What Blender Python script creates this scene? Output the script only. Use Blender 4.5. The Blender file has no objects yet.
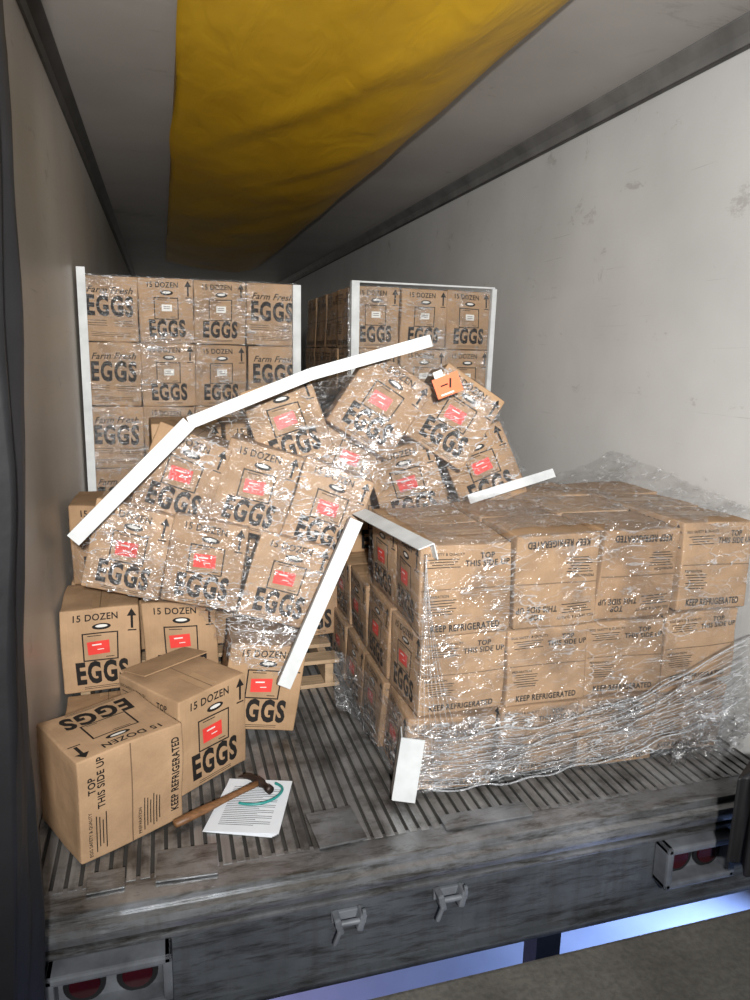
import bpy, bmesh, math, random
from mathutils import Vector, Matrix, noise
from mathutils.bvhtree import BVHTree
random.seed(7)
D2R=math.radians
scene=bpy.context.scene
COL=scene.collection
W,D,H=.285,.335,.335

# ------------------------------------------------------------ materials
def newmat(name):
    m=bpy.data.materials.new(name); m.use_nodes=True
    nt=m.node_tree; b=nt.nodes['Principled BSDF']
    return m,nt,b
def N(nt,t,**k):
    n=nt.nodes.new(t)
    for a,v in k.items(): setattr(n,a,v)
    return n
def ramp(nt,src,stops):
    r=N(nt,'ShaderNodeValToRGB')
    e=r.color_ramp.elements
    while len(e)<len(stops): e.new(.5)
    for i,(p,c) in enumerate(stops):
        e[i].position=p; e[i].color=(c[0],c[1],c[2],1) if not isinstance(c,(int,float)) else (c,c,c,1)
    nt.links.new(src,r.inputs[0]); return r
def mapping(nt,scale,coord='Object'):
    tc=N(nt,'ShaderNodeTexCoord'); mp=N(nt,'ShaderNodeMapping')
    mp.inputs['Scale'].default_value=scale
    nt.links.new(tc.outputs[coord],mp.inputs[0]); return mp.outputs[0]
def noise_tex(nt,vec,scale,detail=4,rough=.55,dist=0):
    n=N(nt,'ShaderNodeTexNoise'); n.inputs['Scale'].default_value=scale
    n.inputs['Detail'].default_value=detail; n.inputs['Roughness'].default_value=rough
    n.inputs['Distortion'].default_value=dist
    nt.links.new(vec,n.inputs['Vector']); return n.outputs[0]
def mixc(nt,fac,a,b,mode='MIX'):
    m=N(nt,'ShaderNodeMix',data_type='RGBA',blend_type=mode)
    if isinstance(fac,(int,float)): m.inputs[0].default_value=fac
    else: nt.links.new(fac,m.inputs[0])
    for i,c in ((6,a),(7,b)):
        if isinstance(c,tuple): m.inputs[i].default_value=(*c,1)
        else: nt.links.new(c,m.inputs[i])
    return m.outputs[2]
def mth(nt,op,a,b=None,c=None,clamp=False):
    n=N(nt,'ShaderNodeMath',operation=op,use_clamp=clamp)
    for i,x in enumerate((a,b,c)):
        if x is None: continue
        if isinstance(x,(int,float)): n.inputs[i].default_value=x
        else: nt.links.new(x,n.inputs[i])
    return n.outputs[0]
def bump(nt,b,h,strength,dist=.01):
    bp=N(nt,'ShaderNodeBump'); bp.inputs['Strength'].default_value=strength
    bp.inputs['Distance'].default_value=dist
    nt.links.new(h,bp.inputs['Height']); nt.links.new(bp.outputs[0],b.inputs['Normal'])
def simple(name,col,rough=.5,metal=0,var=.15,scale=20,bs=.0,scl=(1,1,1),spec=.5):
    m,nt,b=newmat(name)
    v=mapping(nt,scl); n=noise_tex(nt,v,scale)
    lo=tuple(c*(1-var) for c in col); hi=tuple(min(1,c*(1+var)) for c in col)
    r=ramp(nt,n,[(.3,lo),(.7,hi)])
    nt.links.new(r.outputs[0],b.inputs['Base Color'])
    b.inputs['Roughness'].default_value=rough; b.inputs['Metallic'].default_value=metal
    b.inputs['Specular IOR Level'].default_value=spec
    if bs: bump(nt,b,n,bs)
    return m

def mk_cardboard():
    m,nt,b=newmat('cardboard')
    oi=N(nt,'ShaderNodeObjectInfo')
    v=mapping(nt,(1,1,1))
    n1=noise_tex(nt,v,7,5); n2=noise_tex(nt,mapping(nt,(200,200,8)),1.0,2)
    base=ramp(nt,oi.outputs['Random'],[(0,(.33,.205,.112)),(.5,(.39,.25,.14)),(1,(.44,.285,.165))])
    dirt=ramp(nt,n1,[(.3,(.76,.75,.74)),(.6,(1,1,1))])
    c=mixc(nt,1.0,base.outputs[0],dirt.outputs[0],'MULTIPLY')
    fib=ramp(nt,n2,[(.3,(.93,.93,.93)),(.7,(1,1,1))])
    c=mixc(nt,1.0,c,fib.outputs[0],'MULTIPLY')
    nt.links.new(c,b.inputs['Base Color'])
    b.inputs['Roughness'].default_value=.75; b.inputs['Specular IOR Level'].default_value=.3
    bump(nt,b,noise_tex(nt,v,14,4),.3,.01)
    return m
CARD=mk_cardboard()
INK=simple('black_print_ink',(.014,.012,.011),.7,var=.2,spec=.2)
REDL=simple('red_sticker',(.66,.045,.035),.45,var=.10)
WHL=simple('white_sticker',(.66,.65,.61),.5,var=.06)
CREASE=simple('cardboard_crease',(.14,.085,.045),.8)
KRAFT=simple('gummed_tape',(.40,.26,.145),.35,var=.08)
EDGE=simple('edge_board_white',(.54,.56,.56),.55,var=.16,scale=8)
WOOD=simple('pallet_wood',(.36,.25,.15),.8,var=.3,scale=6,bs=.3,scl=(1,8,8))
HANDLE=simple('hammer_wood',(.16,.075,.03),.5,var=.35,scale=10,scl=(3,12,12))
IRON=simple('dark_iron',(.05,.035,.03),.5,.7,var=.4,scale=30)
RUBBER=simple('black_rubber',(.008,.008,.009),.55,var=.3,scale=6,bs=.4)
PAPER=simple('paper',(.70,.74,.78),.7,var=.03)
TEAL=simple('teal_cord',(.02,.22,.20),.4,var=.1)
ORANGE=simple('orange_placard',(.85,.14,.025),.5,var=.05)
TAIL=simple('tail_light_lens',(.035,.003,.006),.12,var=.2)
POSTM=simple('underride_post_paint',(.03,.03,.035),.5,var=.3)

def mk_wall(name,col,grime=.35):
    m,nt,b=newmat(name)
    v=mapping(nt,(1,1,1))
    n1=noise_tex(nt,v,1.1,5,.55); n2=noise_tex(nt,mapping(nt,(1,2.2,3)),2.2,8,.75,.4)
    r1=ramp(nt,n1,[(.3,tuple(c*(1-grime*.5) for c in col)),(.65,col)])
    r2=ramp(nt,n2,[(.33,(.62,.60,.57)),(.39,(1,1,1))])
    c=mixc(nt,.6,r1.outputs[0],r2.outputs[0],'MULTIPLY')
    n3=noise_tex(nt,mapping(nt,(1,1.2,60)),1.2,3,.6,.3)
    r3=ramp(nt,n3,[(.27,(.6,.59,.58)),(.31,(1,1,1))])
    c=mixc(nt,.6,c,r3.outputs[0],'MULTIPLY')
    nt.links.new(c,b.inputs['Base Color']); b.inputs['Roughness'].default_value=.40
    bump(nt,b,noise_tex(nt,v,5,3),.06,.02)
    return m
WALLM=mk_wall('frp_wall_panel',(.60,.60,.59))
WALLL=mk_wall('frp_wall_panel_side',(.60,.57,.52),.4)
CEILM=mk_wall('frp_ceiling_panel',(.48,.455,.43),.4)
TRIMM=simple('ceiling_trim_dark',(.09,.088,.085),.45,.4,var=.25,scale=5)
TRIMR=simple('ceiling_trim_metal',(.22,.22,.215),.4,.4,var=.25,scale=5)

def mk_alu():
    m,nt,b=newmat('worn_aluminium_floor')
    v=mapping(nt,(30,1.2,30)); n=noise_tex(nt,v,1,5,.6)
    n2=noise_tex(nt,mapping(nt,(1,1,1)),4,6,.7)
    r=ramp(nt,n,[(.25,(.15,.148,.145)),(.7,(.38,.385,.385))])
    r2=ramp(nt,n2,[(.38,(.16,.14,.12)),(.55,(1,1,1))])
    c=mixc(nt,.85,r.outputs[0],r2.outputs[0],'MULTIPLY')
    nt.links.new(c,b.inputs['Base Color']); b.inputs['Metallic'].default_value=.55
    b.inputs['Roughness'].default_value=.33
    bump(nt,b,n,.2,.002); return m
ALU=mk_alu()
GROOVE=simple('floor_groove_shade',(.035,.032,.028),.9,var=.4,scale=8)  # near-black colour paints shade into the grooves, for depth between ribs
def mk_sill(name,lo,mid,hi,metal,rough,blot=.6):
    m,nt,b=newmat(name)
    n=noise_tex(nt,mapping(nt,(1,1,1.6)),2.6,9,.62)
    n2=noise_tex(nt,mapping(nt,(22,22,1.0)),1.0,5,.6,.2)
    n4=noise_tex(nt,mapping(nt,(2,8,16)),2.4,8,.75,.3)
    r=ramp(nt,n,[(.30,lo),(.52,mid),(.75,hi)])
    r2=ramp(nt,n2,[(.34,(.72,.66,.60)),(.50,(1,1,1))])
    r4=ramp(nt,n4,[(.36,(.20,.16,.12)),(.52,(1,1,1))])
    c=mixc(nt,.5,r.outputs[0],r2.outputs[0],'MULTIPLY')
    c=mixc(nt,blot,c,r4.outputs[0],'MULTIPLY')
    nt.links.new(c,b.inputs['Base Color']); b.inputs['Metallic'].default_value=metal
    b.inputs['Roughness'].default_value=rough
    bump(nt,b,n4,.25,.004); return m
SILL=mk_sill('painted_sill_steel',(.055,.06,.067),(.10,.11,.122),(.155,.17,.19),.25,.45,.75)
LIP=mk_sill('scuffed_aluminium_lip',(.09,.086,.082),(.24,.25,.26),(.46,.48,.51),.6,.30,.85)
GREYP=simple('grey_painted_housing',(.15,.16,.175),.5,.2,var=.4,scale=9)
def mk_conc():
    m,nt,b=newmat('dock_concrete')
    v=mapping(nt,(1,1,1)); n=noise_tex(nt,v,3,8,.7); n2=noise_tex(nt,v,60,3,.6)
    r=ramp(nt,n,[(.3,(.055,.052,.045)),(.7,(.13,.125,.11))])
    r2=ramp(nt,n2,[(.35,(.6,.6,.6)),(.6,(1,1,1))])
    nt.links.new(mixc(nt,.7,r.outputs[0],r2.outputs[0],'MULTIPLY'),b.inputs['Base Color'])
    b.inputs['Roughness'].default_value=.85; bump(nt,b,n2,.4,.005); return m
CONC=mk_conc()
GROUND=simple('snowy_ground',(.60,.60,.68),.8,var=.12,scale=3)
def mk_yellow():
    m,nt,b=newmat('yellow_vinyl')
    v=mapping(nt,(1,1,1)); n=noise_tex(nt,v,2.2,5,.6)
    r=ramp(nt,n,[(.3,(.56,.315,.010)),(.7,(.70,.42,.016))])
    nt.links.new(r.outputs[0],b.inputs['Base Color']); b.inputs['Roughness'].default_value=.4
    bump(nt,b,noise_tex(nt,mapping(nt,(3,1,3)),2,3,.5,.8),.35,.03); return m
YEL=mk_yellow()
def mk_film(name='stretch_film',haze=.03,streak=.5,sc=(5,5,16),gloss=.2,fine=.45,mlo=.40,gbase=.04):
    m=bpy.data.materials.new(name); m.use_nodes=True; nt=m.node_tree
    nt.nodes.remove(nt.nodes['Principled BSDF']); out=nt.nodes['Material Output']
    v=mapping(nt,sc)
    nz=N(nt,'ShaderNodeTexNoise'); nz.inputs['Scale'].default_value=1.0; nz.inputs['Detail'].default_value=3
    nt.links.new(v,nz.inputs['Vector'])
    add=N(nt,'ShaderNodeVectorMath',operation='MULTIPLY_ADD')
    nt.links.new(nz.outputs[1],add.inputs[0]); add.inputs[1].default_value=(1.8,1.8,1.8)
    nt.links.new(v,add.inputs[2])
    vo=N(nt,'ShaderNodeTexVoronoi',feature='DISTANCE_TO_EDGE'); vo.inputs['Scale'].default_value=2.0
    nt.links.new(add.outputs[0],vo.inputs['Vector'])
    rid=ramp(nt,vo.outputs[0],[(0.0,1.0),(.04,.0)])
    v2=mapping(nt,(1,1,1)); nm=noise_tex(nt,v2,3.5,4,.6)
    msk=ramp(nt,nm,[(mlo,0.0),(mlo+.16,1.0)])
    fn=noise_tex(nt,mapping(nt,(9,9,60)),1.0,4,.6,1.5)
    fr=ramp(nt,fn,[(.57,0.0),(.63,1.0)])
    nm2=noise_tex(nt,mapping(nt,(1,1,1)),5.5,3,.6)
    msk2=ramp(nt,nm2,[(.45,0.0),(.62,1.0)])
    a1=mth(nt,'MULTIPLY',mth(nt,'MULTIPLY',rid.outputs[0],msk.outputs[0]),streak)  # white net lines: film wrinkles with their glints painted in
    a2=mth(nt,'MULTIPLY',mth(nt,'MULTIPLY',fr.outputs[0],msk2.outputs[0]),fine)  # fine white streaks are specular glints painted into the film colour
    mad=mth(nt,'ADD',mth(nt,'MAXIMUM',a1,a2),haze,clamp=True)
    tr=N(nt,'ShaderNodeBsdfTransparent'); tr.inputs[0].default_value=(.98,.98,.98,1)
    p=N(nt,'ShaderNodeBsdfPrincipled'); p.inputs['Base Color'].default_value=(.78,.81,.84,1)
    p.inputs['Roughness'].default_value=.25; p.inputs['Specular IOR Level'].default_value=.8
    gl=N(nt,'ShaderNodeBsdfGlossy'); gl.inputs['Roughness'].default_value=.17
    hb=noise_tex(nt,mapping(nt,(sc[0]*3,sc[1]*3,sc[2]*2)),1.2,3,.55,1.5)
    bp=N(nt,'ShaderNodeBump'); bp.inputs['Strength'].default_value=1; bp.inputs['Distance'].default_value=.022
    nt.links.new(hb,bp.inputs['Height'])
    nt.links.new(bp.outputs[0],p.inputs['Normal']); nt.links.new(bp.outputs[0],gl.inputs['Normal'])
    m1=N(nt,'ShaderNodeMixShader'); nt.links.new(mad,m1.inputs[0])
    nt.links.new(tr.outputs[0],m1.inputs[1]); nt.links.new(p.outputs[0],m1.inputs[2])
    m2=N(nt,'ShaderNodeMixShader')
    nt.links.new(mth(nt,'MULTIPLY_ADD',msk2.outputs[0],gloss,gbase),m2.inputs[0])
    nt.links.new(m1.outputs[0],m2.inputs[1]); nt.links.new(gl.outputs[0],m2.inputs[2])
    nt.links.new(m2.outputs[0],out.inputs[0]); return m
FILM=mk_film()
FILMB=mk_film('stretch_film_pallet',.02,.5,(6,6,20),.24,.6,.42,.03)
FILMH=mk_film('stretch_film_bunched',.06,.65,(4,4,14),.24,.5,.36,.06)

# ------------------------------------------------------------ helpers
def link(o,parent=None):
    COL.objects.link(o)
    if parent:
        o.parent=parent; o.matrix_parent_inverse=Matrix.Translation(-parent.location)
    return o
def empty(name,loc=(0,0,0)):
    e=bpy.data.objects.new(name,None); e.location=loc; e.empty_display_size=.1
    COL.objects.link(e); return e
def obj_bm(name,bm,mats,parent=None,mw=None,smooth=False):
    me=bpy.data.meshes.new(name); bm.to_mesh(me); bm.free()
    for m in mats: me.materials.append(m)
    if smooth:
        for p in me.polygons: p.use_smooth=True
    o=bpy.data.objects.new(name,me)
    if mw is not None: o.matrix_world=mw
    link(o,parent); return o
def merge(bm,t,T,mi):
    vm={}
    for v in t.verts: vm[v]=bm.verts.new(T@v.co)
    for f in t.faces:
        g=bm.faces.new([vm[v] for v in f.verts]); g.material_index=mi
    t.free()
def add_box(bm,c,s,M=None,mi=0,bev=0):
    t=bmesh.new(); bmesh.ops.create_cube(t,size=1)
    bmesh.ops.scale(t,vec=s,verts=t.verts)
    if bev: bmesh.ops.bevel(t,geom=list(t.edges),offset=bev,segments=2,affect='EDGES',profile=.6)
    T=Matrix.Translation(c)
    if M is not None: T=T@M
    merge(bm,t,T,mi)
def add_cyl(bm,c,r,d,M=None,mi=0,r2=None,seg=24):
    t=bmesh.new(); bmesh.ops.create_cone(t,cap_ends=True,segments=seg,radius1=r,radius2=r if r2 is None else r2,depth=d)
    T=Matrix.Translation(c)
    if M is not None: T=T@M
    merge(bm,t,T,mi)
RX=lambda a:Matrix.Rotation(D2R(a),4,'X')
RY=lambda a:Matrix.Rotation(D2R(a),4,'Y')
RZ=lambda a:Matrix.Rotation(D2R(a),4,'Z')

_tc={}
def text_mesh(s,size,bold=0,shear=0):
    k=(s,size,bold,shear)
    if k in _tc: return _tc[k]
    cu=bpy.data.curves.new('t','FONT'); cu.body=s; cu.size=size; cu.align_x='CENTER'; cu.align_y='CENTER'
    cu.resolution_u=3; cu.offset=bold*size; cu.shear=shear; cu.space_line=.9; cu.space_character=1+bold*3.6
    o=bpy.data.objects.new('t',cu); COL.objects.link(o)
    bpy.context.view_layer.update()
    dg=bpy.context.evaluated_depsgraph_get()
    me=bpy.data.meshes.new_from_object(o.evaluated_get(dg))
    bpy.data.objects.remove(o); _tc[k]=me; return me

FR={ 'front':(Vector((0,-D/2,0)),Vector((1,0,0)),Vector((0,0,1))),
     'back':(Vector((0,D/2,0)),Vector((-1,0,0)),Vector((0,0,1))),
     'right':(Vector((W/2,0,0)),Vector((0,1,0)),Vector((0,0,1))),
     'left':(Vector((-W/2,0,0)),Vector((0,-1,0)),Vector((0,0,1))),
     'top':(Vector((0,0,H/2)),Vector((1,0,0)),Vector((0,1,0))),
     'top_turned':(Vector((0,0,H/2)),Vector((0,-1,0)),Vector((.86,0,0)))}
def fmat(face,u,v,off,rot=0):
    o,a,b=FR[face]; n=a.cross(b)
    M=Matrix((( a.x,b.x,n.x,0),(a.y,b.y,n.y,0),(a.z,b.z,n.z,0),(0,0,0,1)))
    return Matrix.Translation(o+a*u+b*v+n*off)@M@Matrix.Rotation(D2R(rot),4,'Z')
def add_text(bm,face,s,size,u,v,bold=0,shear=0,rot=0,mi=1,sx=1,off=.0016):
    me=text_mesh(s,size,bold,shear)
    M=fmat(face,u,v,off,rot)@Matrix.Diagonal((sx,1,1,1))
    vs=[bm.verts.new(M@x.co) for x in me.vertices]
    for p in me.polygons:
        try:
            f=bm.faces.new([vs[i] for i in p.vertices]); f.material_index=mi
        except ValueError: pass
def add_rect(bm,face,u,v,w,h,mi=1,off=.0014,rot=0):
    M=fmat(face,u,v,off,rot); nx=max(1,int(w/.04)); 
    for i in range(nx):
        x0=-w/2+w*i/nx; x1=-w/2+w*(i+1)/nx
        f=bm.faces.new([bm.verts.new(M@Vector(p)) for p in ((x0,-h/2,0),(x1,-h/2,0),(x1,h/2,0),(x0,h/2,0))])
        f.material_index=mi
def add_poly(bm,face,u,v,pts,mi=1,off=.0014,rot=0):
    M=fmat(face,u,v,off,rot)
    f=bm.faces.new([bm.verts.new(M@Vector((x,y,0))) for x,y in pts]); f.material_index=mi
def arrow(bm,face,u,v,s=1):
    add_rect(bm,face,u,v-.012*s,.009*s,.05*s)
    add_poly(bm,face,u,v,[(-.018*s,.012*s),(.018*s,.012*s),(0,.042*s)])
    add_rect(bm,face,u,v-.045*s,.032*s,.005*s)
def front_print(bm,face,label):
    add_text(bm,face,'15 DOZEN',.038,-.018,.132,.018,0,0,1,.88)
    add_poly(bm,face,.005,.094,[(.034*math.cos(t*math.pi/8),.013*math.sin(t*math.pi/8)) for t in range(16)],1,.0013)
    add_poly(bm,face,.005,.096,[(.022*math.cos(t*math.pi/8),.006*math.sin(t*math.pi/8)) for t in range(16)],3,.0018)
    for (u,v,w,h) in ((0,.068,.130,.005),(0,-.040,.130,.005),(-.0625,.014,.005,.11),(.0625,.014,.005,.11)):
        add_rect(bm,face,u,v,w,h)
    add_rect(bm,face,-.02,.058,.05,.003); add_rect(bm,face,.035,-.029,.03,.003)
    if label=='red':
        add_rect(bm,face,-.006,.010,.080,.052,2,.0020,3)
        add_rect(bm,face,-.012,.022,.034,.005,3,.0024,3); add_rect(bm,face,.002,.003,.024,.003,3,.0024,3)
    elif label=='white':
        add_rect(bm,face,.004,.018,.055,.034,3,.0018,0)
        add_rect(bm,face,.004,.024,.035,.003,1,.0022,0); add_rect(bm,face,.004,.014,.035,.003,1,.0022,0)
    add_text(bm,face,'EGGS',.118,0,-.094,.042,0,0,1,.62)
    arrow(bm,face,.115,.115,1)
    for k in range(2): add_rect(bm,face,0,-.146-.007*k,.14,.0022)
def fresh_print(bm,face):
    add_text(bm,face,'Farm Fresh',.048,0,.095,.012,.35)
    add_text(bm,face,'EGGS',.14,0,.010,.040,0,0,1,.64)
    for k in range(6): add_rect(bm,face,-.07+.14*(k%2),-.06-.012*(k//2),.1,.0025)
    for k in range(3): add_rect(bm,face,0,-.12-.009*k,.2,.0022)
def side_print(bm,face):
    add_text(bm,face,'TOP\nTHIS SIDE UP',.031,.078,.112,.025,0,0,1,.84)
    add_text(bm,face,'EGG SAFETY & QUALITY',.0145,-.080,.134,.015,0,0,1,.9)
    for k in range(4): add_rect(bm,face,-.085+.004*(k%2),.116-.010*k,.12-.02*(k%3),.0032)
    add_rect(bm,face,0,.005,D*.97,.004,4,.0012)
    add_text(bm,face,'PREPARATION',.0145,-.106,-.02,.015,0,0,1,.9)
    for k in range(6): add_rect(bm,face,-.09+.003*(k%2),-.034-.010*k,.11-.015*(k%3),.0032)
    add_text(bm,face,'KEEP REFRIGERATED',.035,.0,-.138,.03,0,0,1,.72)
def box_mesh(name,label,seed,frontkind='egg',turned=False):
    rnd=random.Random(seed)
    bm=bmesh.new()
    hs=(W/2,D/2,H/2); r=.007
    def coords(h):
        inner=[-h+2*h*i/9 for i in range(1,9)]
        return [-h,-h+r*.5,-h+r]+inner+[h-r,h-r*.5,h]
    vd={}
    def gv(p):
        k=tuple(round(t*1e5) for t in p)
        if k not in vd:
            v=Vector(p); q=Vector([max(-hs[i]+r,min(hs[i]-r,v[i])) for i in range(3)])
            d=v-q
            if d.length>1e-7: v=q+d.normalized()*r
            vd[k]=bm.verts.new(v)
        return vd[k]
    for ax in range(3):
        a,b=(ax+1)%3,(ax+2)%3
        ca,cb=coords(hs[a]),coords(hs[b])
        for sgn in (-1,1):
            g=[]
            for x in ca:
                row=[]
                for y in cb:
                    p=[0,0,0]; p[ax]=sgn*hs[ax]; p[a]=x; p[b]=y
                    row.append(gv(p))
                g.append(row)
            for i in range(len(ca)-1):
                for j in range(len(cb)-1):
                    q=[g[i][j],g[i+1][j],g[i+1][j+1],g[i][j+1]]
                    if sgn<0: q.reverse()
                    f=bm.faces.new(q); f.smooth=True
    if frontkind=='egg':
        front_print(bm,'front',label); fresh_print(bm,'back')
    else:
        fresh_print(bm,'front'); front_print(bm,'back',label)
    if turned:
        side_print(bm,'top_turned')
    else:
        side_print(bm,'right'); side_print(bm,'left')
        add_poly(bm,'top',0,0,[(-.0015,-D*.48),(.0015,-D*.48),(.0015,D*.48),(-.0015,D*.48)],4,.0018)
        add_poly(bm,'top',0,0,[(-.03,-D*.48),(.03,-D*.48),(.03,D*.48),(-.03,D*.48)],5,.0013)
    k=[rnd.uniform(-.02,.05) for _ in range(3)]
    sh=rnd.uniform(-.03,.03); sh2=rnd.uniform(-.025,.025)
    if turned: sh=sh2=0
    for v in bm.verts:
        c=v.co; n=[c[i]/hs[i] for i in range(3)]
        q=[max(0,1-min(1,abs(t))**2) for t in n]
        x=c.x*(1+k[0]*q[1]*q[2]); y=c.y*(1+k[1]*q[0]*q[2]); z=c.z*(1+k[2]*q[0]*q[1]*.5)
        p=Vector((x+sh*z,y+sh2*z,z))
        nv=noise.noise_vector(c*5+Vector((seed*3.1,seed,0)))
        v.co=p+nv*.007
    me=bpy.data.meshes.new(name); bm.to_mesh(me); bm.free()
    for m in (CARD,INK,REDL,WHL,CREASE,KRAFT): me.materials.append(m)
    return me
RED=[box_mesh('egg_box_red%d'%i,'red',i+1) for i in range(5)]
PLAIN=[box_mesh('egg_box_plain%d'%i,'white',i+11) for i in range(3)]
FRESH=[box_mesh('egg_box_fresh%d'%i,'white',i+21,'fresh') for i in range(2)]
TURNED=box_mesh('egg_box_turned','none',31,'egg',True)
registry={}
def put_box(parent,me,center,R,scale=(1,1,1),name='egg_box',group=None):
    o=bpy.data.objects.new(name,me)
    M=Matrix.Translation(center)@R@Matrix.Diagonal((*scale,1))
    o.matrix_world=M
    link(o,parent)
    if group: registry.setdefault(group,[]).append(M)
    return o
def face_box(parent,me,fc,yaw,roll,pitch=0,group=None,name='egg_box',s=1):
    R=RZ(yaw)@RY(roll)@RX(pitch)
    c=Vector(fc)+R.to_3x3()@Vector((0,D/2*s,0))
    return put_box(parent,me,c,R,(s,s,s),group=group,name=name)

def pallet_mesh():
    bm=bmesh.new(); L=1.18; Wd=1.0
    for x in (-L/2+.05,0,L/2-.05): add_box(bm,(x,0,.065),(.04,Wd,.09),bev=.003)
    for i in range(6): add_box(bm,(0,-Wd/2+.05+i*(Wd-.1)/5,.120),(L,.095,.018),bev=.002)
    for i in range(3): add_box(bm,(0,-Wd/2+.05+i*(Wd-.1)/2,.010),(L,.095,.018),bev=.002)
    me=bpy.data.meshes.new('pallet'); bm.to_mesh(me); bm.free(); me.materials.append(WOOD); return me
PAL=pallet_mesh()

def edge_board(parent,pts,nrm,w=.05,name='edge_board'):
    bm=bmesh.new(); nrm=Vector(nrm).normalized()
    for a,b in zip(pts[:-1],pts[1:]):
        a=Vector(a); b=Vector(b); t=(b-a).normalized(); s=t.cross(nrm).normalized(); n=s.cross(t).normalized()
        M=Matrix(((t.x,s.x,n.x,0),(t.y,s.y,n.y,0),(t.z,s.z,n.z,0),(0,0,0,1)))
        L=(b-a).length
        add_box(bm,(a+b)/2,(L,w,.004),M)
        for sg in (1,-1):
            if (s*sg).z>0.2 or (abs(s.z)<=.2 and (s*sg).x<0):
                add_box(bm,(a+b)/2+s*sg*(w/2)-n*w*.5,(L,.004,w),M)
    return obj_bm(name,bm,[EDGE],parent)

def boxes_bvh(group):
    vs=[];fs=[]
    for M in registry[group]:
        b=len(vs)
        for z in (-1,1):
            for x,y in ((-1,-1),(1,-1),(1,1),(-1,1)):
                vs.append(M@Vector((x*W/2,y*D/2,z*H/2)))
        for q in ((0,1,2,3),(4,5,6,7),(0,1,5,4),(1,2,6,5),(2,3,7,6),(3,0,4,7)):
            fs.append([b+i for i in q])
    return BVHTree.FromPolygons(vs,fs)
def pip(x,y,poly):
    c=False;n=len(poly)
    for i in range(n):
        x1,y1=poly[i];x2,y2=poly[(i+1)%n]
        if (y1>y)!=(y2>y) and x<(x2-x1)*(y-y1)/(y2-y1)+x1: c=not c
    return c
def drape(name,parent,group,origin,ua,va,dr,su,sv,step=.02,poly=None,mat=None,iters=70,off=.012,wr=.006,back=.5,keepmiss=False):
    mat=mat or FILM
    bvh=boxes_bvh(group); o=Vector(origin); ua=Vector(ua).normalized(); va=Vector(va).normalized(); dr=Vector(dr).normalized()
    nu=int(su/step)+1; nv=int(sv/step)+1
    raw=[[None]*nv for _ in range(nu)]; mn=1e9
    for i in range(nu):
        for j in range(nv):
            h=bvh.ray_cast(o+ua*(i*step)+va*(j*step),dr,6)
            if h[0] is not None: raw[i][j]=h[3]; mn=min(mn,h[3])
    far=mn+back
    y=[[ (raw[i][j] if raw[i][j] is not None else far) for j in range(nv)] for i in range(nu)]
    cap=[r[:] for r in y]
    for _ in range(iters):
        for i in range(nu):
            for j in range(nv):
                s=0;c=0
                if i>0: s+=y[i-1][j];c+=1
                if i<nu-1: s+=y[i+1][j];c+=1
                if j>0: s+=y[i][j-1];c+=1
                if j<nv-1: s+=y[i][j+1];c+=1
                y[i][j]=min(cap[i][j],s/c)
    bm=bmesh.new(); V={}
    def vert(i,j):
        if (i,j) in V: return V[(i,j)]
        p=o+ua*(i*step)+va*(j*step)
        w=noise.noise(Vector((i*step*9,j*step*22,3.1)))*wr+noise.noise(Vector((i*step*30+j*step*14,j*step*30,1.7)))*wr*.6
        V[(i,j)]=bm.verts.new(p+dr*(y[i][j]-off-abs(w))); return V[(i,j)]
    for i in range(nu-1):
        for j in range(nv-1):
            if poly and not pip((i+.5)*step,(j+.5)*step,poly): continue
            if not keepmiss:
                if sum(raw[a][b] is not None for a in (i,i+1) for b in (j,j+1))<2: continue
            bm.faces.new((vert(i,j),vert(i+1,j),vert(i+1,j+1),vert(i,j+1)))
    return obj_bm(name,bm,[mat],parent,smooth=True)

# ------------------------------------------------------------ trailer shell
XL,XR,ZC,YR,YF=-.42,2.08,2.66,1.80,13.5
def slab(name,a,b,mat,parent=None,bev=0):
    bm=bmesh.new(); a=Vector(a);b=Vector(b); add_box(bm,(0,0,0),b-a,bev=bev)
    o=obj_bm(name,bm,[mat],parent,Matrix.Translation((a+b)/2)); return o
slab('wall_left',(XL-.06,YR,-.02),(XL,YF,ZC+.06),WALLL)
slab('wall_right',(XR,YR,-.02),(XR+.06,YF,ZC+.06),WALLM)
slab('wall_front',(XL-.06,YF,-.02),(XR+.06,YF+.06,ZC+.06),WALLL)
slab('ceiling',(XL-.06,YR,ZC),(XR+.06,YF,ZC+.06),CEILM)
def trim(name,x,s,mat,k=1):
    bm=bmesh.new()
    prof=[(0,0),(s*.055*k,0),(s*.055*k,-.008),(s*.018,-.045),(s*.012,-.085),(0,-.085)]
    a=[bm.verts.new((x+p[0],YR,ZC+p[1]-.0005)) for p in prof]; b=[bm.verts.new((x+p[0],YF,ZC+p[1]-.0005)) for p in prof]
    n=len(prof)
    for i in range(n): bm.faces.new((a[i],a[(i+1)%n],b[(i+1)%n],b[i]))
    bm.faces.new(a); bm.faces.new(b[::-1]); bmesh.ops.recalc_face_normals(bm,faces=bm.faces)
    obj_bm(name,bm,[mat])
trim('trim_1',XL,1,TRIMM); trim('trim_2',XR,-1,TRIMR)
bm=bmesh.new(); add_box(bm,(XR-.004,(YR+YF)/2,ZC-.092),(.008,YF-YR,.014),bev=.002); obj_bm('trim_3',bm,[TRIMM])
bm=bmesh.new()
add_box(bm,((XL+XR)/2,(YR+YF)/2+.02,-.055),(XR-XL+.12,YF-YR-.04,.05),mi=1)
add_box(bm,((XL+XR)/2,(YR+YF)/2+.02,-.022),(XR-XL,YF-YR-.04,.016),mi=1)
x=XL+.02
while x<XR-.01:
    add_box(bm,(x,(YR+.07+YF)/2,-.004),(.027,YF-YR-.07,.008),bev=.0015)
    add_box(bm,(x,(YR+.07+YF)/2,-.010),(.008,YF-YR-.07,.010)); x+=.038
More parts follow.
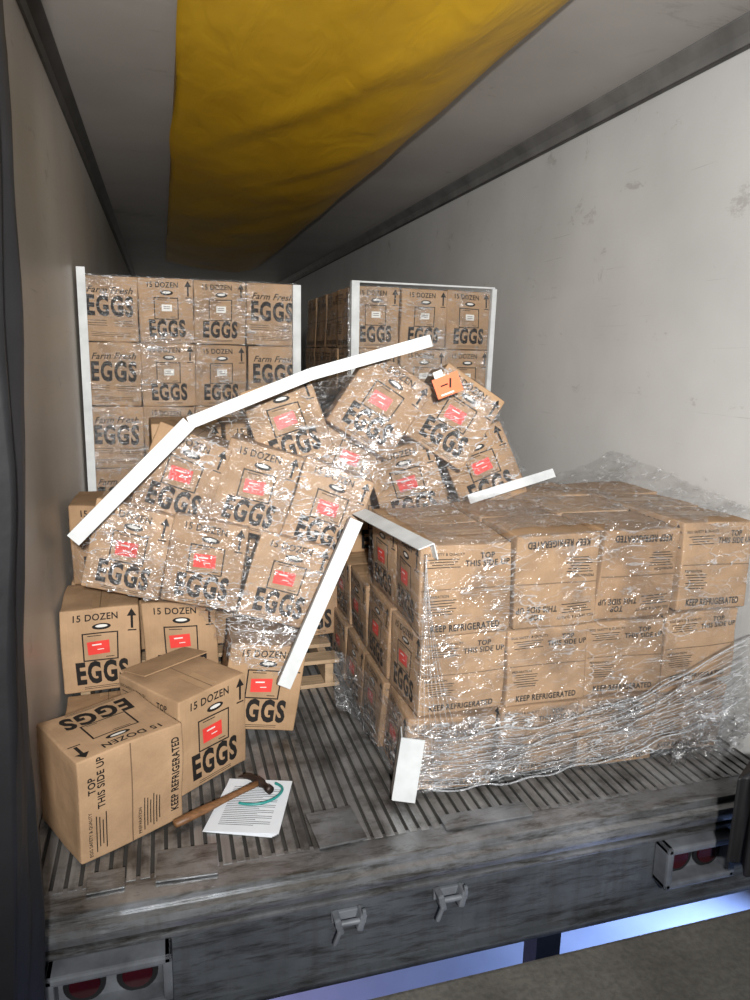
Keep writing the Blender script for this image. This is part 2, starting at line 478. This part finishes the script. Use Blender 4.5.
obj_bm('floor',bm,[ALU,GROOVE])
sill=empty('trailer_rear_sill',((XL+XR)/2,YR,0))
bm=bmesh.new()
add_box(bm,((XL+XR)/2,YR+.035,-.017),(XR-XL+.2,.11,.03),bev=.008)
obj_bm('threshold_plate',bm,[LIP],sill)
bm=bmesh.new()
add_box(bm,((XL+XR)/2,YR-.010,-.052),(XR-XL+.24,.085,.055),bev=.024)
add_box(bm,((XL+XR)/2,YR-.02,-.100),(XR-XL+.24,.05,.018),bev=.006)
obj_bm('rounded_lip',bm,[LIP],sill)
bm=bmesh.new()
add_box(bm,((XL+XR)/2,YR+.02,-.235),(XR-XL+.3,.05,.31),bev=.004)
add_box(bm,((XL+XR)/2,YR+.0,-.380),(XR-XL+.3,.07,.02),bev=.004)
obj_bm('face_plate',bm,[SILL],sill)
bm=bmesh.new()
for (px,py,sx,sy,rz) in ((.47,1.95,.15,.17,4),(.02,1.90,.17,.13,-3),(-.2,1.88,.1,.08,2),(.95,1.88,.3,.07,0)):
    add_box(bm,(px,py,.004),(sx,sy,.006),RZ(rz),bev=.0015)
obj_bm('patch_plates',bm,[LIP],sill)
for bx,bz in ((.47,-.175),(.79,-.165)):
    bm=bmesh.new()
    add_box(bm,(bx,YR-.012,bz),(.10,.012,.035),bev=.003)
    for s in (-1,1):
        add_box(bm,(bx+s*.034,YR-.032,bz-.004),(.020,.045,.055),RY(s*14),bev=.006)
    add_cyl(bm,(bx,YR-.045,bz),.009,.09,RY(90))
    add_box(bm,(bx-.040,YR-.05,bz-.040),(.012,.012,.05),RY(20),bev=.004)
    add_box(bm,(bx+.040,YR-.05,bz+.022),(.012,.012,.035),bev=.004)
    obj_bm('latch_bracket',bm,[GREYP],sill)
def tail(x,z,w,h):
    e=empty('tail_light_housing',(x,YR-.04,z))
    bm=bmesh.new()
    t=.026
    add_box(bm,(x,YR-.04,z+h/2-t/2),(w,.07,t),bev=.008); add_box(bm,(x,YR-.04,z-h/2+t/2),(w,.07,t),bev=.008)
    add_box(bm,(x-w/2+t/2,YR-.04,z),(t,.07,h),bev=.008); add_box(bm,(x+w/2-t/2,YR-.04,z),(t,.07,h),bev=.008)
    add_box(bm,(x,YR-.012,z),(w*.95,.01,h*.95))
    obj_bm('frame',bm,[GREYP],e)
    for s in (-1,1):
        bm=bmesh.new(); add_cyl(bm,(x+s*w*.21,YR-.024,z),h*.28,.016,RX(90),0,h*.25); obj_bm('lens',bm,[TAIL],e)
        bm=bmesh.new(); add_cyl(bm,(x+s*w*.21,YR-.020,z),h*.35,.014,RX(90)); obj_bm('lens_gasket',bm,[RUBBER],e)
tail(1.68,-.200,.28,.155); tail(-.190,-.215,.32,.155)
slab('underride_guard_post',(1.12,1.80,-1.2),(1.21,1.88,-.392),POSTM)
slab('ground',(-6,-.5,-1.3),(8,9,-1.2),GROUND)
slab('dock_floor',(-4,-4,-1.2),(6,1.43,-.10),CONC,bev=.012)

# ------------------------------------------------------------ yellow air chute (thin sagging sleeve hung from the ceiling)
bm=bmesh.new()
ny,ns=110,40; y0,y1=2.38,10.5
def chute(s,y,top):
    x=.10+1.27*s
    k=(y-y0)
    wob=.02*noise.noise(Vector((y*1.2,s*3,5)))
    if top: return Vector((x,y,2.655-.004-.008*abs(math.sin(5*y+9*s))*math.sin(math.pi*s)))
    sag=.055+.055*(1-math.exp(-k*1.5))
    z=2.65-.010-sag*math.sin(math.pi*min(1,s))**.6*(.55+.9*s)
    z+=.018*noise.noise(Vector((x*2.5+y,y*1.1,0)))*math.sin(math.pi*s)
    z-=.016*max(0,math.sin(9*(x+.45*y)))**3*math.sin(math.pi*s)*math.exp(-abs(k-1.2)*.5)
    yy=y+(.06*math.sin(math.pi*s*2)-.03)*max(0,1-k*3)
    return Vector((x+wob,yy,min(z,2.648)))
B=[[bm.verts.new(chute(s/ns,y0+(y1-y0)*(j/ny)**1.3,False)) for s in range(ns+1)] for j in range(ny+1)]
T=[[bm.verts.new(chute(s/ns,y0+(y1-y0)*(j/ny)**1.3,True)) for s in range(ns+1)] for j in range(ny+1)]
for G in (B,T):
    for j in range(ny):
        for s in range(ns): bm.faces.new((G[j][s],G[j+1][s],G[j+1][s+1],G[j][s+1]))
for j in range(ny):
    bm.faces.new((B[j][0],B[j+1][0],T[j+1][0],T[j][0])); bm.faces.new((B[j][ns],B[j+1][ns],T[j+1][ns],T[j][ns]))
chute_o=obj_bm('yellow_air_chute',bm,[YEL],smooth=True)

# ------------------------------------------------------------ back stacks
def stack(name,x0,yf,cols,rows,layers,freshcols,group,jit=.004):
    e=empty(name,(x0+cols*W/2,yf+rows*D/2,0))
    p=bpy.data.objects.new('wooden_pallet_base',PAL); p.matrix_world=Matrix.Translation((x0+cols*W/2,yf+.55,0)); 
    p.scale=(cols*W/1.18,1.05,1); link(p,e)
    for l in range(layers):
        for r in range(rows):
            for c in range(cols):
                if 0<r<rows-1 and l<layers-1 and 0<c<cols-1: continue
                me=random.choice(FRESH if (c in freshcols) else PLAIN)
                put_box(e,me,(x0+W*(c+.5)+random.uniform(-jit,jit),yf+D*(r+.5)+random.uniform(0,jit),.132+H*1.012*(l+.5)),
                        RZ(random.uniform(-1.2,1.2))@RY(random.uniform(-.5,.5)),(.98,.985,1.0),group=group)
    return e
s1=stack('wrapped_egg_pallet_stack',-.395,4.13,4,3,5,(0,3),'s1')
s2=stack('wrapped_egg_pallet_stack',1.03,4.03,3,4,5,(),'s2')
drape('stretch_wrap',s1,'s1',(-.405,3.5,.05),(1,0,0),(0,0,1),(0,1,0),1.17,1.83,step=.02,off=.01,wr=.012,mat=FILMB)
drape('stretch_wrap',s2,'s2',(1.0-.05,3.3,.05),(1,0,0),(0,0,1),(0,1,0),.98,1.83,step=.02,off=.01,wr=.012,mat=FILMB)
drape('stretch_wrap_side',s2,'s2',(.6,5.6,.6),(0,-1,0),(0,0,1),(1,0,0),1.8,1.27,step=.03,off=.01,wr=.01,mat=FILMB)
edge_board(s1,[(-.385,4.10,.3),(-.380,4.10,1.86)],(0,-1,0),.040)
edge_board(s1,[(.735,4.10,.3),(.735,4.10,1.82)],(0,-1,0),.042)
edge_board(s2,[(1.05,4.0,.4),(1.045,4.0,1.85)],(0,-1,0),.042)
edge_board(s2,[(1.865,4.0,.4),(1.885,4.0,1.84)],(0,-1,0),.026)
edge_board(s2,[(1.03,4.01,1.845),(1.89,4.01,1.845)],(0,-1,0.2),.008)

# ------------------------------------------------------------ toppled pile
pile=empty('toppled_egg_box_pile',(.4,3.0,0))
PB=[
 ((-.145,2.70,.725),-9,14,-2),((.13,2.65,.675),-9,12,-3),((.42,2.60,.60),-9,17,-2),
 ((.055,2.72,.99),-9,22,-3),((.32,2.68,.945),-10,16,-3),((.59,2.64,.86),-10,20,-3),
 ((.46,2.77,1.185),-8,-17,-10),((.80,2.66,1.265),-12,34,-10),((1.12,2.68,1.21),-12,32,-6),
 ((.715,2.80,1.03),-8,24,-4),((.95,2.74,.93),-8,-16,-4),((1.29,2.76,.99),-12,-22,-4)]
for i,(fc,yw,rl,pt) in enumerate(PB):
    face_box(pile,RED[i%5],fc,yw,rl,pt,group='pile',s=.985)
face_box(pile,RED[2],(.325,2.55,.20),-3,9,-3,group='pile')
for (x,y,z,l) in [(-.265,2.80,.31,0),(.035,2.82,.305,0)]:
    face_box(pile,RED[(int(x*10))%4],(x,y,z),random.uniform(-2,2),0,0,group='pileb')
p=bpy.data.objects.new('wooden_pallet_base',PAL); p.matrix_world=Matrix.Translation((.16,3.40,0)); p.scale=(.93,1,1); link(p,pile)
for x in (-.26,.03,.33,.63):
    put_box(pile,PLAIN[0],(x,3.33,.31),RZ(1),group='h')
    put_box(pile,PLAIN[1],(x+.02,3.27,.65),RZ(-2),group='h')
    if x>-.1: put_box(pile,PLAIN[2],(x+.05,3.27,.985),RZ(3),group='h')
put_box(pile,PLAIN[0],(.95,3.3,.70),RZ(2)); put_box(pile,PLAIN[1],(1.26,3.3,.70),RZ(-2)); put_box(pile,PLAIN[1],(.98,3.28,1.03),RZ(5))
put_box(pile,PLAIN[1],(1.24,3.26,1.0),RZ(-8)@RY(14))
put_box(pile,PLAIN[2],(-.245,2.69,.066),RZ(3),(1.05,.72,.38))
OX,OZ=-.40,.2
poly=[(x-OX,z-OZ) for x,z in [(-.37,.55),(-.33,.80),(.08,1.2),(.97,1.5),(1.3,1.25),(1.6,.95),(1.21,.84),(.68,.80),(.42,.24),(.2,.32),(.1,.46),(-.2,.52)]]
drape('stretch_wrap',pile,'pile',(OX,1.8,OZ),(1,0,0),(0,0,1),(0,1,0),2.02,1.34,step=.018,poly=poly,off=.014,wr=.016,back=.7,keepmiss=True,
      mat=mk_film('stretch_film_toppled',.035,.6,(5,5,13),.22,.6,.38,.05))
edge_board(pile,[(-.315,2.60,.80),(.085,2.62,1.20)],(0,-1,.1),.05)
edge_board(pile,[(.085,2.62,1.20),(.52,2.62,1.375),(.96,2.56,1.505)],(0,-1,.1),.042)
edge_board(pile,[(1.15,2.58,.895),(1.58,2.68,.975)],(0,-1,.4),.036)
edge_board(pile,[(.385,2.42,.26),(.66,2.46,.86)],(-.2,-1,0),.048)
bm=bmesh.new()
M=RZ(-12)@RY(-22)
c=Vector((1.015,2.518,1.345))
add_box(bm,c,(.10,.002,.075),M)
obj_bm('orange_placard',bm,[ORANGE],pile)
bm=bmesh.new(); add_box(bm,c+(M@Vector((-.02,-.002,.05))),(.035,.002,.025),M); add_box(bm,c+(M@Vector((-.01,-.002,-.028))),(.05,.002,.006),M); obj_bm('placard_label',bm,[WHL],pile)
bm=bmesh.new(); add_box(bm,c+(M@Vector((.012,-.002,.005))),(.007,.002,.035),M@RY(20)); add_box(bm,c+(M@Vector((-.012,-.002,.005))),(.028,.002,.005),M); obj_bm('placard_print',bm,[INK],pile)

# ------------------------------------------------------------ front wrapped load
load=empty('wrapped_egg_pallet_load',(1.4,2.6,0))
LX0=.765; CW=.322
zl=[(0,.265),(.265,.285),(.55,.312)]
flip={(2,1),(2,2)}
for l,(z0,h0) in enumerate(zl):
    for c in range(4):
        h=h0+(.024 if (l==2 and c>0) else 0)
        for r in range(4):
            if l==2 and r>=2 and c<2: continue
            if l==2 and r==3: continue
            if 0<r<3 and 0<c<3 and l<2: continue
            cx=LX0+CW*(c+.5)+(-.035 if l==0 else -.012 if l==1 else 0)+random.uniform(-.006,.006)
            cy=2.05+W*(r+.5)+random.uniform(-.010,.010)+(.012 if l==1 else 0)
            R=RZ(-90+random.uniform(-3,3))@RX(0)
            R=RY(random.uniform(-2.5,2.5)+(2.5 if l==0 else 0))@R
            if (l,c) in flip: R=R@RX(180)
            dz=.012*math.sin(c*2.1+l)
            put_box(load,random.choice(RED),(cx,cy,z0+h/2+.004+dz*.5),R,(1,CW/D*.965,h/H*.965),group='load')
d=Vector((.5,.87,0)).normalized(); u=Vector((.87,-.5,0)).normalized()
drape('stretch_wrap',load,'load',Vector((1.35,2.4,.012))-d*2.2-u*1.25,u,(0,0,1),d,2.4,.92,step=.02,off=.014,wr=.018,back=.9,
      mat=mk_film('stretch_film_load',.03,.4,(4,4,10),.20,.35,.44,.04))
drape('stretch_wrap_band',load,'load',Vector((1.35,2.4,.04))-d*2.2-u*.75,u,(0,0,1),d,1.9,.24,step=.016,off=.03,wr=.05,back=.9,mat=FILMH)
bm=bmesh.new(); nx,nyy=60,50; G=[]
for i in range(nx+1):
    row=[]
    for j in range(nyy+1):
        x=.78+(2.06-.78)*i/nx; y=2.04+.95*j/nyy
        z=.888+.024*min(1,max(0,(x-1.0)/.12))+.014*noise.noise(Vector((x*14,y*6,2)))+.012*noise.noise(Vector((x*40,y*30,2)))
        z+=max(0,(x-1.70))**2*.8*min(1,(y-2.0)*1.2)
        row.append(bm.verts.new((x,y,z)))
    G.append(row)
for i in range(nx):
    for j in range(nyy):
        xx=.78+1.28*i/nx; yy=2.04+.95*j/nyy
        if xx<1.42 and yy>2.6: continue
        bm.faces.new((G[i][j],G[i+1][j],G[i+1][j+1],G[i][j+1]))
obj_bm('stretch_wrap_top',bm,[mk_film('stretch_film_top',.08,.55,(9,6,9),.24,.45)],load,smooth=True)
bm=bmesh.new(); G=[]
for i in range(26):
    row=[]
    for j in range(36):
        t=i/25; v=j/35
        x=1.72+.33*t+.03*noise.noise(Vector((i*.3,j*.25,1)))
        y=1.99-.045*math.sin(math.pi*v)-.05*abs(noise.noise(Vector((i*.35,j*.2,4))))
        z=.02+.42*v*(.75+.25*t)+.05*noise.noise(Vector((i*.5,0,9)))*(1-v)
        row.append(bm.verts.new((x,y,max(.008,z))))
    G.append(row)
for i in range(25):
    for j in range(35): bm.faces.new((G[i][j],G[i+1][j],G[i+1][j+1],G[i][j+1]))
obj_bm('stretch_wrap_tail',bm,[FILMB],load,smooth=True)
edge_board(load,[(.70,2.58,.865),(.765,2.02,.872)],(-.3,0,1),.055)
edge_board(load,[(.708,1.995,.02),(.735,1.995,.24)],(-.3,-1,0),.075)
ROPEM=mk_film('film_rope_plastic',.36,.5,(20,20,20))
def rope(pts,r,parent,mat):
    cu=bpy.data.curves.new('film_rope','CURVE'); cu.dimensions='3D'; cu.bevel_depth=r; cu.bevel_resolution=2
    sp=cu.splines.new('NURBS'); sp.points.add(len(pts)-1); sp.order_u=3; sp.use_endpoint_u=True
    for q,pp in zip(sp.points,pts): q.co=(*pp,1)
    cu.materials.append(mat); o=bpy.data.objects.new('film_rope',cu); link(o,parent)
for k in range(22):
    kk=k*.45
    z0=.05+.021*kk; z1=.22+.028*kk
    pts=[]
    for i in range(15):
        t=i/14; x=.80+1.22*t
        z=z0*(1-t)+z1*t-.10*math.sin(math.pi*t)*(.7+.03*kk)+random.uniform(-.016,.016)
        pts.append((x,2.0-.025*random.random()-(.02 if k%2 else 0),max(.015,z)))
    rope(pts,random.choice((.0008,.0012,.0016,.003)),load,ROPEM)
for k in range(7):
    y=2.0+random.uniform(-.01,.01)
    rope([(.76,y,.85),(.75+.006*k,y-.01,.5),(.75+.03*k,y-.01,.1)],.0008,load,ROPEM)

# ------------------------------------------------------------ loose boxes
put_box(None,TURNED,(-.196,2.166,D/2*.97+.004),RZ(209)@RX(-90),(1.15,.97,.87),name='egg_box')
bB=put_box(None,RED[2],(.028,2.445,H/2+.004),RZ(36),name='egg_box')
bm=bmesh.new()
add_box(bm,(0,0,0),(.27,.14,.004),bev=.001)
fl=obj_bm('top_flap',bm,[CARD],None); fl.parent=bB; fl.matrix_local=Matrix.Translation((0,.09,H/2+.022))@RX(-8)

# ------------------------------------------------------------ papers, hammer, cord
bm=bmesh.new()
Mp=Matrix.Translation((.222,2.118,0))@RZ(-20)
for k in range(4):
    add_box(bm,(.003*k,.002*k,.003+.0012*k),(.218,.28,.0009),RZ(k*1.2-2))
for k in range(22):
    w=.16-.05*((k*7)%3==0); add_box(bm,(-.085+w/2+.01,.10-.0095*k,.0078),(w,.0018,.0003),RZ(1.6),mi=1)
add_box(bm,(0,.122,.0078),(.06,.007,.0003),mi=1)
obj_bm('paper_sheets',bm,[PAPER,INK],None,Mp)
ham=empty('claw_hammer',(.13,2.14,.02))
A=Vector((-.015,2.065,.018)); Bv=Vector((.268,2.205,.03)); t=(Bv-A).normalized()
L=(Bv-A).length
n=Vector((0,0,1)); s=n.cross(t).normalized(); n=t.cross(s)
Mh=Matrix(((t.x,s.x,n.x,A.x),(t.y,s.y,n.y,A.y),(t.z,s.z,n.z,A.z),(0,0,0,1)))
bm=bmesh.new(); rings=[]
prof=[(0,.006,.005),(.004,.015,.012),(.05,.017,.013),(.11,.0165,.0125),(.17,.0125,.0095),(.24,.011,.009),(L,.0125,.010)]
for (xx,ry,rz) in prof:
    rings.append([bm.verts.new(Mh@Vector((xx,ry*math.cos(a*math.pi/6),rz*math.sin(a*math.pi/6)))) for a in range(12)])
for a,b in zip(rings[:-1],rings[1:]):
    for i in range(12): bm.faces.new((a[i],a[(i+1)%12],b[(i+1)%12],b[i]))
bm.faces.new(rings[0][::-1]); bm.faces.new(rings[-1])
obj_bm('handle',bm,[HANDLE],ham,smooth=True)
bm=bmesh.new(); rings=[]
hp=[(-.062,.014,.014,0),(-.045,.014,.014,0),(-.040,.010,.010,0),(-.02,.011,.011,0),(-.012,.015,.014,0),(.015,.015,.014,0),(.035,.014,.009,-.003),(.06,.017,.005,-.012),(.075,.018,.002,-.022)]
for (yy,rx,rz,dx) in hp:
    rings.append([bm.verts.new(Mh@Vector((L+dx+rx*math.cos(a*math.pi/6),yy,rz*math.sin(a*math.pi/6)))) for a in range(12)])
for a,b in zip(rings[:-1],rings[1:]):
    for i in range(12): bm.faces.new((a[i],a[(i+1)%12],b[(i+1)%12],b[i]))
bm.faces.new(rings[0][::-1]); bm.faces.new(rings[-1]); bmesh.ops.recalc_face_normals(bm,faces=bm.faces)
obj_bm('head',bm,[IRON],ham,smooth=True)
cu=bpy.data.curves.new('seal_cord','CURVE'); cu.dimensions='3D'; cu.bevel_depth=.0045
sp=cu.splines.new('NURBS'); cp=[(.19,2.13,.014),(.23,2.105,.014),(.29,2.11,.014),(.335,2.15,.014),(.345,2.185,.014),(.32,2.21,.014)]
sp.points.add(len(cp)-1); sp.order_u=4; sp.use_endpoint_u=True
for q,pp in zip(sp.points,cp): q.co=(*pp,1)
cu.materials.append(TEAL); link(bpy.data.objects.new('security_seal_cord',cu))

# ------------------------------------------------------------ dock seals
def seal(name,path,z0,z1,seed,lean=0):
    bm=bmesh.new(); nz=60; ns=40; G=[]
    P=[Vector((*p,0)) for p in path]; segs=len(P)-1
    for j in range(nz+1):
        z=z0+(z1-z0)*j/nz; row=[]
        for i in range(ns+1):
            f=i/ns*segs; k=min(segs-1,int(f)); p=P[k].lerp(P[k+1],f-k)
            w=noise.noise(Vector((i*.22,z*1.1,seed)))*.035+noise.noise(Vector((i*.5,z*3,seed+4)))*.012
            row.append(bm.verts.new((p.x+w+lean*z,p.y+w*.6,z)))
        G.append(row)
    for j in range(nz):
        for i in range(ns): bm.faces.new((G[j][i],G[j][i+1],G[j+1][i+1],G[j+1][i]))
    bm.faces.new(G[0][::-1]); bm.faces.new(G[-1])
    bmesh.ops.recalc_face_normals(bm,faces=bm.faces)
    return obj_bm(name,bm,[RUBBER],smooth=True)
seal('dock_seal_curtain',[(-.95,1.44),(-.46,1.44),(-.36,1.5),(-.335,1.6),(-.38,1.68),(-.6,1.72)],-.7,2.9,1.0,.047)
seal('dock_seal_pad',[(2.5,1.46),(1.84,1.48),(1.68,1.54),(1.655,1.60),(1.76,1.67),(2.5,1.69)],-.09,.20,6.0)

# ------------------------------------------------------------ lights
def area(name,loc,tgt,size,e,col):
    l=bpy.data.lights.new(name,'AREA'); l.shape='DISK'; l.size=size; l.energy=e; l.color=col
    o=bpy.data.objects.new(name,l); o.location=loc
    o.rotation_euler=(Vector(tgt)-Vector(loc)).to_track_quat('-Z','Y').to_euler(); COL.objects.link(o); return o
l=bpy.data.lights.new('dock_loading_lamp','SPOT'); l.energy=1050; l.color=(1,.98,.955); l.spot_size=D2R(92); l.spot_blend=1.0; l.shadow_soft_size=.07
o=bpy.data.objects.new('dock_loading_lamp',l); o.location=(.0,-1.0,1.9)
o.rotation_euler=(Vector((1.15,4,1.5))-Vector(o.location)).to_track_quat('-Z','Y').to_euler(); COL.objects.link(o)
area('dock_fill_light',(.9,-2.2,3.0),(.8,3,1.2),1.2,52,(.93,.96,1))  # added fill light behind the camera, lifts the trailer interior
area('yard_daylight_lamp',(2.6,2.3,-.55),(1.2,1.6,-1.2),.5,30,(.32,.50,1))
area('yard_daylight_lamp',(-.3,2.6,-.55),(.5,1.6,-1.2),.5,7,(.60,.55,1))
w=bpy.data.worlds.new('world'); scene.world=w; w.use_nodes=True
w.node_tree.nodes['Background'].inputs[0].default_value=(.60,.68,.85,1)
w.node_tree.nodes['Background'].inputs[1].default_value=.10

# ------------------------------------------------------------ camera
cam=bpy.data.cameras.new('camera'); co=bpy.data.objects.new('camera',cam); COL.objects.link(co)
yaw,pit,roll=D2R(16.45),D2R(11.4),D2R(1.2)
F=Vector((math.sin(yaw)*math.cos(pit),math.cos(yaw)*math.cos(pit),-math.sin(pit)))
R=Vector((math.cos(yaw),-math.sin(yaw),0)); U=R.cross(F)
R2=R*math.cos(roll)+U*math.sin(roll); U2=U*math.cos(roll)-R*math.sin(roll)
co.matrix_world=Matrix(((R2.x,U2.x,-F.x,0),(R2.y,U2.y,-F.y,0),(R2.z,U2.z,-F.z,1.45),(0,0,0,1)))
cam.sensor_fit='VERTICAL'; cam.sensor_height=36; cam.sensor_width=27; cam.lens=25.92; cam.clip_start=.02
scene.camera=co
scene.view_settings.view_transform='Standard'
